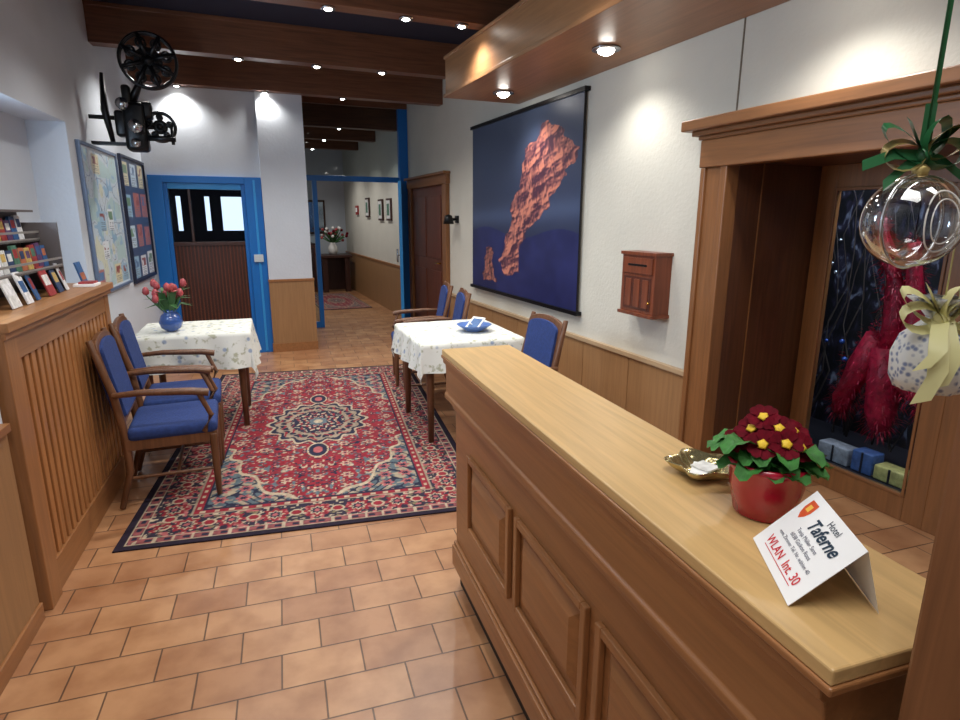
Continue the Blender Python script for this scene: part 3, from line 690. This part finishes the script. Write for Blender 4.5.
M=Matrix.Translation((.0,.0,.05))@Matrix.Rotation(.5,4,'Z')@Matrix.Rotation(-.6,4,'Y');g.box((-.06,-.06,0),(.07,.05,.005),PAPER,M);g.box((-.04,-.05,.006),(.05,.03,.009),BM[1],M)
M=Matrix.Translation((.02,.03,.04))@Matrix.Rotation(1.0,4,'Z')@Matrix.Rotation(.4,4,'X');g.box((-.05,-.04,0),(.05,.04,.006),BM[2],M)
g.finish('blue_bowl',(1.58,3.88,.711))
# ---------------------------------------------------------------- items on counter
PR=mat('pot_red',(172,12,46),.25,coat=.6);SOIL=mat('soil',(48,32,24),.95);LEAF=mat('primrose_leaf',(60,124,52),.45,noise=.35,nscale=60,bump=.4);PET=mat('petal_dark_red',(96,2,22),.75,noise=.3,nscale=90,spec=.15);YEL=mat('petal_centre_yellow',(236,196,50),.6)
g=MB();g.lathe([(.042,0),(.048,.002),(.058,.05),(.063,.082),(.067,.086),(.067,.097),(.060,.097),(.057,.083),(0,.080)],PR,(0,0,0),40)
g.lathe([(0,.084),(.057,.082)],SOIL,(0,0,0),20)
for i in range(32):
    a=i*2.39996;el=.1+.6*((i*7)%5)/5;ln=.050+.03*((i*3)%4)/4;d=Vector((math.cos(a),math.sin(a),0));w=Vector((-math.sin(a),math.cos(a),0))
    vs=[];fs=[];K=8
    for k in range(K+1):
        t=k/K;r=.015+ln*1.15*t;z=.091+ln*el*math.sin(t*2.2)*1.2-.014*t*t;ww=.023*math.sin(math.pi*min(1,t*.8+.12))**.6
        cr=.003*math.sin(k*3)
        for q in (-1,-.4,0,.4,1):vs.append(d*r+w*ww*q*(1+.1*math.sin(k*5))+Vector((0,0,z+abs(q)*.007+cr*q)))
    for k in range(K):
        for q in range(4):fs.append((k*5+q,k*5+q+1,(k+1)*5+q+1,(k+1)*5+q))
    g.add(vs,fs,LEAF,None,True)
FL=[(-.030,.014,.146),(.006,.032,.150),(-.010,-.020,.155),(.032,-.012,.142),(-.044,-.022,.134),(.004,-.050,.132),(.036,.026,.134),(-.014,.008,.166),(-.048,.024,.126),(-.022,-.046,.140)]
for i,c in enumerate(FL):
    c=Vector(c)
    nrm=Vector((c.x*9-.35,c.y*9-.35,.75)).normalized();R=nrm.to_track_quat('Z','Y').to_matrix().to_4x4();M=Matrix.Translation(c)@R@Matrix.Rotation(i*.7,4,'Z')
    g.tube([(0,0,.08),Vector((c.x*.6,c.y*.6,c.z-.03)),c],.0022,STEM,5)
    for k in range(5):
        b=k*2*math.pi/5;pts=[(0,0,0)]
        for t,rr in ((-.74,.014),(-.68,.021),(-.42,.0255),(-.16,.0255),(0,.0235),(.16,.0255),(.42,.0255),(.68,.021),(.74,.014)):
            pts.append((rr*math.cos(b+t),rr*math.sin(b+t),.004+.0018*(k%2)+.0008*(k==4)+.10*rr*math.cos(t*2)-.06*rr))
        g.add(pts,[(0,j,j+1) for j in range(1,9)],PET,M,False)
    g.lathe([(0,.0085),(.0060,.0075),(.0085,.0055)],YEL,(0,0,0),10,M,wob=lambda a,z:1+.12*math.cos(5*a))
g.finish('potted_primrose',(.808,.672,1.0125))
g=MB();GD=mat('antique_brass',(184,172,128),.16,.85)
def dishw(a,z):return 1+.16*math.cos(5*a)*(1 if z>.004 else .3)
g.lathe([(.03,0),(.036,.002),(.05,.012),(.062,.026),(.060,.027),(.048,.014),(.03,.005),(0,.004)],GD,(0,0,0),60,wob=dishw)
M=Matrix.Translation((.0,.0,.009))@Matrix.Rotation(.7,4,'Z');g.box((-.03,-.018,0),(.03,.018,.003),PAPER,M)
M=Matrix.Translation((.01,.0,.013))@Matrix.Rotation(.2,4,'Z');g.box((-.02,-.02,0),(.02,.02,.003),BM[2],M)
g.finish('leaf_shaped_dish',(.818,.830,1.0125))
# tent card
BLp=Vector((.72,.61,1.0135));BRp=Vector((.63,.47,1.0135));TLp=Vector((.792,.571,1.10))
ex=(BRp-BLp).normalized();eyv=TLp-BLp;ey=(eyv-ex*eyv.dot(ex)).normalized();ez=ex.cross(ey).normalized()
if ez.z<0:ez=-ez
W,H=.17,.12
Mc=Matrix((( ex.x,ey.x,ez.x,BLp.x),(ex.y,ey.y,ez.y,BLp.y),(ex.z,ey.z,ez.z,BLp.z),(0,0,0,1)))
g=MB();g.box((0,0,-.0008),(W,H,0),PAPER)
Mi=Mc.inverted();dn=Vector((.022,-.012,-.0865));tl=Vector((0,H,-.0008));v1=Mi.to_3x3()@dn
g.add([tl,tl+Vector((W,0,0)),tl+Vector((W,0,0))+v1,tl+v1],[(0,1,2,3)],PAPER)
card=g.finish('wifi_tent_card');card.matrix_world=Mc
g=MB();CR=mat('crest_orange',(214,84,40),.6);CY=mat('crest_yellow',(240,190,80),.6)
g.add([(.018,.082,.0004),(.034,.082,.0004),(.038,.092,.0004),(.037,.108,.0004),(.015,.108,.0004),(.014,.092,.0004),(.026,.074,.0004)],[(6,1,2,3,4,5,0)],CR)
g.add([(.021,.090,.0007),(.031,.090,.0007),(.031,.101,.0007),(.021,.101,.0007)],[(0,1,2,3)],CY)
g.finish('crest_mark',parent=card)
INKG=mat('ink_dark',(24,50,70),.7);INKR=mat('ink_red',(206,30,44),.7);INKB=mat('ink_grey',(84,88,110),.7)
def text(body,x,y,size,m,bold=0,shear=0,align='LEFT',parent=card):
    c=bpy.data.curves.new('lettering','FONT');c.body=body;c.size=size;c.offset=bold;c.shear=shear;c.align_x=align;c.materials.append(m)
    o=bpy.data.objects.new('lettering',c);COL.objects.link(o);o.parent=parent;o.location=(x,y,.0009);return o
text('Hotel',.082,.100,.015,INKG);text('Taferne',.055,.077,.028,INKG,.0006,.35)
text('Tanja Müller Senn',W/2,.063,.0095,INKB,align='CENTER');text('6038 Gisikon Root',W/2,.052,.0095,INKB,align='CENTER');text('vom Zimmer Tel. Nr. wählen 40',W/2,.041,.0088,INKB,align='CENTER')
text('WLAN  Int. 30',W/2,.018,.020,INKR,.0002,align='CENTER')
g=MB();g.box((.030,.0130,.0005),(.140,.0140,.0009),INKR);g.finish('underline',parent=card)
# ---------------------------------------------------------------- hanging ornaments
OG=thin_glass('ornament_glass',.2,(245,248,250),True);SILV=mat('silver_trim',(210,212,215),.2,1);GRN=mat('ribbon_green',(40,96,58),.3);GOLD=mat('ribbon_gold',(180,160,100),.3,.5);CRR=mat('ribbon_cream',(226,220,160),.45);LACE=mat('lace_white',(228,226,222),.7)
def bow(g,c,size,m1,m2,up=1):
    for i,(a,l) in enumerate(((.5,1),(2.6,1),(.05,.8),(3.1,.8),(1.1,.75),(2.05,.75))):
        d=Vector((math.cos(a)*.8,-math.cos(a)*.55,math.sin(a)));wv=Vector((.45,.6,.35)) if i%2 else Vector((.4,.75,-.2))
        pts=[]
        sd=Vector((-d.z*.6,0,abs(d.x)+.2)).normalized()
        for k in range(13):
            t=k/12*2*math.pi;pts.append(Vector(c)+d*size*l*(1-math.cos(t))/2+sd*size*.28*math.sin(t))
        g.ribbon(pts,size*.34,m1 if i%3 else m2,wv)
    g.sphere(c,size*.16,m1,12,8)
oc=Vector((.80,.50,1.497));R=.057
g=MB();g.sphere(oc,R,OG,36,20);g.torus(oc,R*1.005,.0022,SILV,'Y',48,6,)
# fine etched oval on the ball
rt_=Vector((.9222,-.3867,0))
for rr,th in ((.62,.0010),(.45,.0008)):
    pts=[]
    for k in range(33):
        t=k/32*2*math.pi;u_=rr*.62*math.cos(t);v_=rr*math.sin(t);w_=math.sqrt(max(0,1-u_*u_-v_*v_))
        pts.append(oc+(rt_*u_+Vector((0,0,1))*v_-Vector((.3867,.9222,0))*w_)*R*1.004)
    g.tube(pts,th,LACE,5)
g.lathe([(.008,0),(.010,.008),(.004,.014)],GOLD,(oc.x,oc.y,oc.z+R-.002),14)
bc=oc+Vector((0,0,R+.022));bow(g,bc,.058,GRN,GOLD)
for dx,dz in ((-.03,-.03),(.035,-.02),(.0,.05),(-.05,-.01),(.05,.03)):
    g.ribbon([bc,bc+Vector((dx*.6,-dx*.3,dz*.8+.01)),bc+Vector((dx*1.3,-dx*.6,dz*1.2))],.014,GRN,(.2,.3,1) if dz<0 else (1,-.5,.1))
g.tube([bc,bc+Vector((.0,0,.3)),(oc.x,oc.y,2.30)],.0012,GRN,6);g.ribbon([bc+Vector((.004,0,0)),(oc.x+.004,oc.y,2.30)],.006,GRN,(1,-.7,0))
g.finish('glass_bauble')
oc=Vector((.952,.535,1.305))
g=MB();m,nt,b=base('patterned_pouch');tc=nt.nodes.new('ShaderNodeTexCoord');v=nt.nodes.new('ShaderNodeTexVoronoi');v.inputs['Scale'].default_value=110;v.inputs['Randomness'].default_value=1;r=nt.nodes.new('ShaderNodeValToRGB');e=r.color_ramp.elements;e[0].position=.2;e[0].color=lin(116,128,160);e[1].position=.5;e[1].color=lin(222,222,218)
nt.links.new(tc.outputs['Object'],v.inputs['Vector']);nt.links.new(v.outputs['Distance'],r.inputs[0]);nt.links.new(r.outputs[0],b.inputs['Base Color']);b.inputs['Roughness'].default_value=.5
g.lathe([(0,-.055),(.040,-.053),(.048,-.035),(.050,.0),(.042,.028),(.020,.048),(.014,.056),(.026,.075),(.036,.085)],m,oc,36,wob=lambda a,z:1+(.05+.9*max(0,z-.03)*4)*math.sin(9*a))
bc=oc+Vector((-.02,-.015,.056));bow(g,bc,.066,CRR,CRR)
for dx,dz,w in ((-.060,-.09,.028),(-.035,-.075,.034),(.04,-.06,.024),(-.07,-.05,.024)):
    g.ribbon([bc,bc+Vector((dx*.5,-.02,dz*.35)),bc+Vector((dx*.8,-.035,dz*.75)),bc+Vector((dx*1.1,-.03,dz*1.2))],w,CRR,(.9,-.5,.25))
g.tube([bc,(bc.x,bc.y,2.30)],.0012,CRR,6)
g.finish('gift_pouch')
# ---------------------------------------------------------------- far hallway things
g=MB();g.box((1.75,12.4,0),(1.85,12.5,.7),DARKW);g.box((2.2,12.4,0),(2.3,12.5,.7),DARKW);g.box((1.75,12.9,0),(2.3,13.0,.7),DARKW);g.box((1.7,12.35,.7),(2.35,13.05,.75),DARKW);g.finish('console_table',bevel=.005)
g=MB();g.box((1.3,12.6,0),(1.65,13.3,.95),REDW);g.box((1.28,12.58,.95),(1.67,13.32,.98),DARKW);g.box((1.32,12.585,.1),(1.63,12.6,.9),DARKW);g.finish('hallway_cabinet',bevel=.005)
g=MB();g.lathe([(.06,0),(.10,.06),(.09,.16),(.05,.22),(.06,.24)],LACE,(0,0,0),20)
for i in range(40):
    a=i*2.4;el=random.uniform(.3,1.3);d=Vector((math.cos(a)*math.cos(el),math.sin(a)*math.cos(el),math.sin(el)))*random.uniform(.2,.38)
    g.tube([(0,0,.22),Vector((0,0,.22))+d*.6,Vector((0,0,.22))+d],[.006,.012,.003],STEM,5);g.sphere(Vector((0,0,.22))+d,.03,(LACE,TUL,PET)[i%3],8,5)
g.finish('flower_arrangement',(2.02,12.7,.75))
g=MB();g.box((1.62,13.36,1.15),(2.0,13.4,1.85),DARKW);g.box((1.66,13.35,1.19),(1.96,13.36,1.81),mat('mirror_glass',(150,165,180),.1,.9));g.finish('wall_mirror')
for y,z in ((9.35,1.45),(9.9,1.45),(10.9,1.5)):
    g=MB();g.box((XR-.03,y,z),(XR,y+.28,z+.34),DARKW);g.box((XR-.034,y+.03,z+.03),(XR-.03,y+.25,z+.31),BM[2]);g.box((XR-.036,y+.07,z+.08),(XR-.034,y+.21,z+.26),BM[3]);g.finish('framed_picture')
g=MB();g.box((XR-.03,11.9,1.55),(XR,12.1,1.72),BM[0]);g.box((XR-.033,11.93,1.6),(XR-.03,12.07,1.68),PAPER);g.finish('fire_notice_sign')
# ---------------------------------------------------------------- world + camera
w=bpy.data.worlds.new('World');S.world=w;w.use_nodes=True
bg=w.node_tree.nodes['Background'];bg.inputs[0].default_value=lin(215,230,255);bg.inputs[1].default_value=1.8
y,p,r=.397,.235,.003
F=Vector((math.sin(y)*math.cos(p),math.cos(y)*math.cos(p),-math.sin(p)))
r0=Vector((math.cos(y),-math.sin(y),0));u0=r0.cross(F)
rt=r0*math.cos(r)+u0*math.sin(r);up=-r0*math.sin(r)+u0*math.cos(r)
cd=bpy.data.cameras.new('camera');cam=bpy.data.objects.new('camera',cd);COL.objects.link(cam)
cam.matrix_world=Matrix(((rt.x,up.x,-F.x,0),(rt.y,up.y,-F.y,0),(rt.z,up.z,-F.z,1.5),(0,0,0,1)))
cd.sensor_width=36;cd.lens=594.7*36/960;cd.clip_start=.02;cd.clip_end=100
S.camera=cam
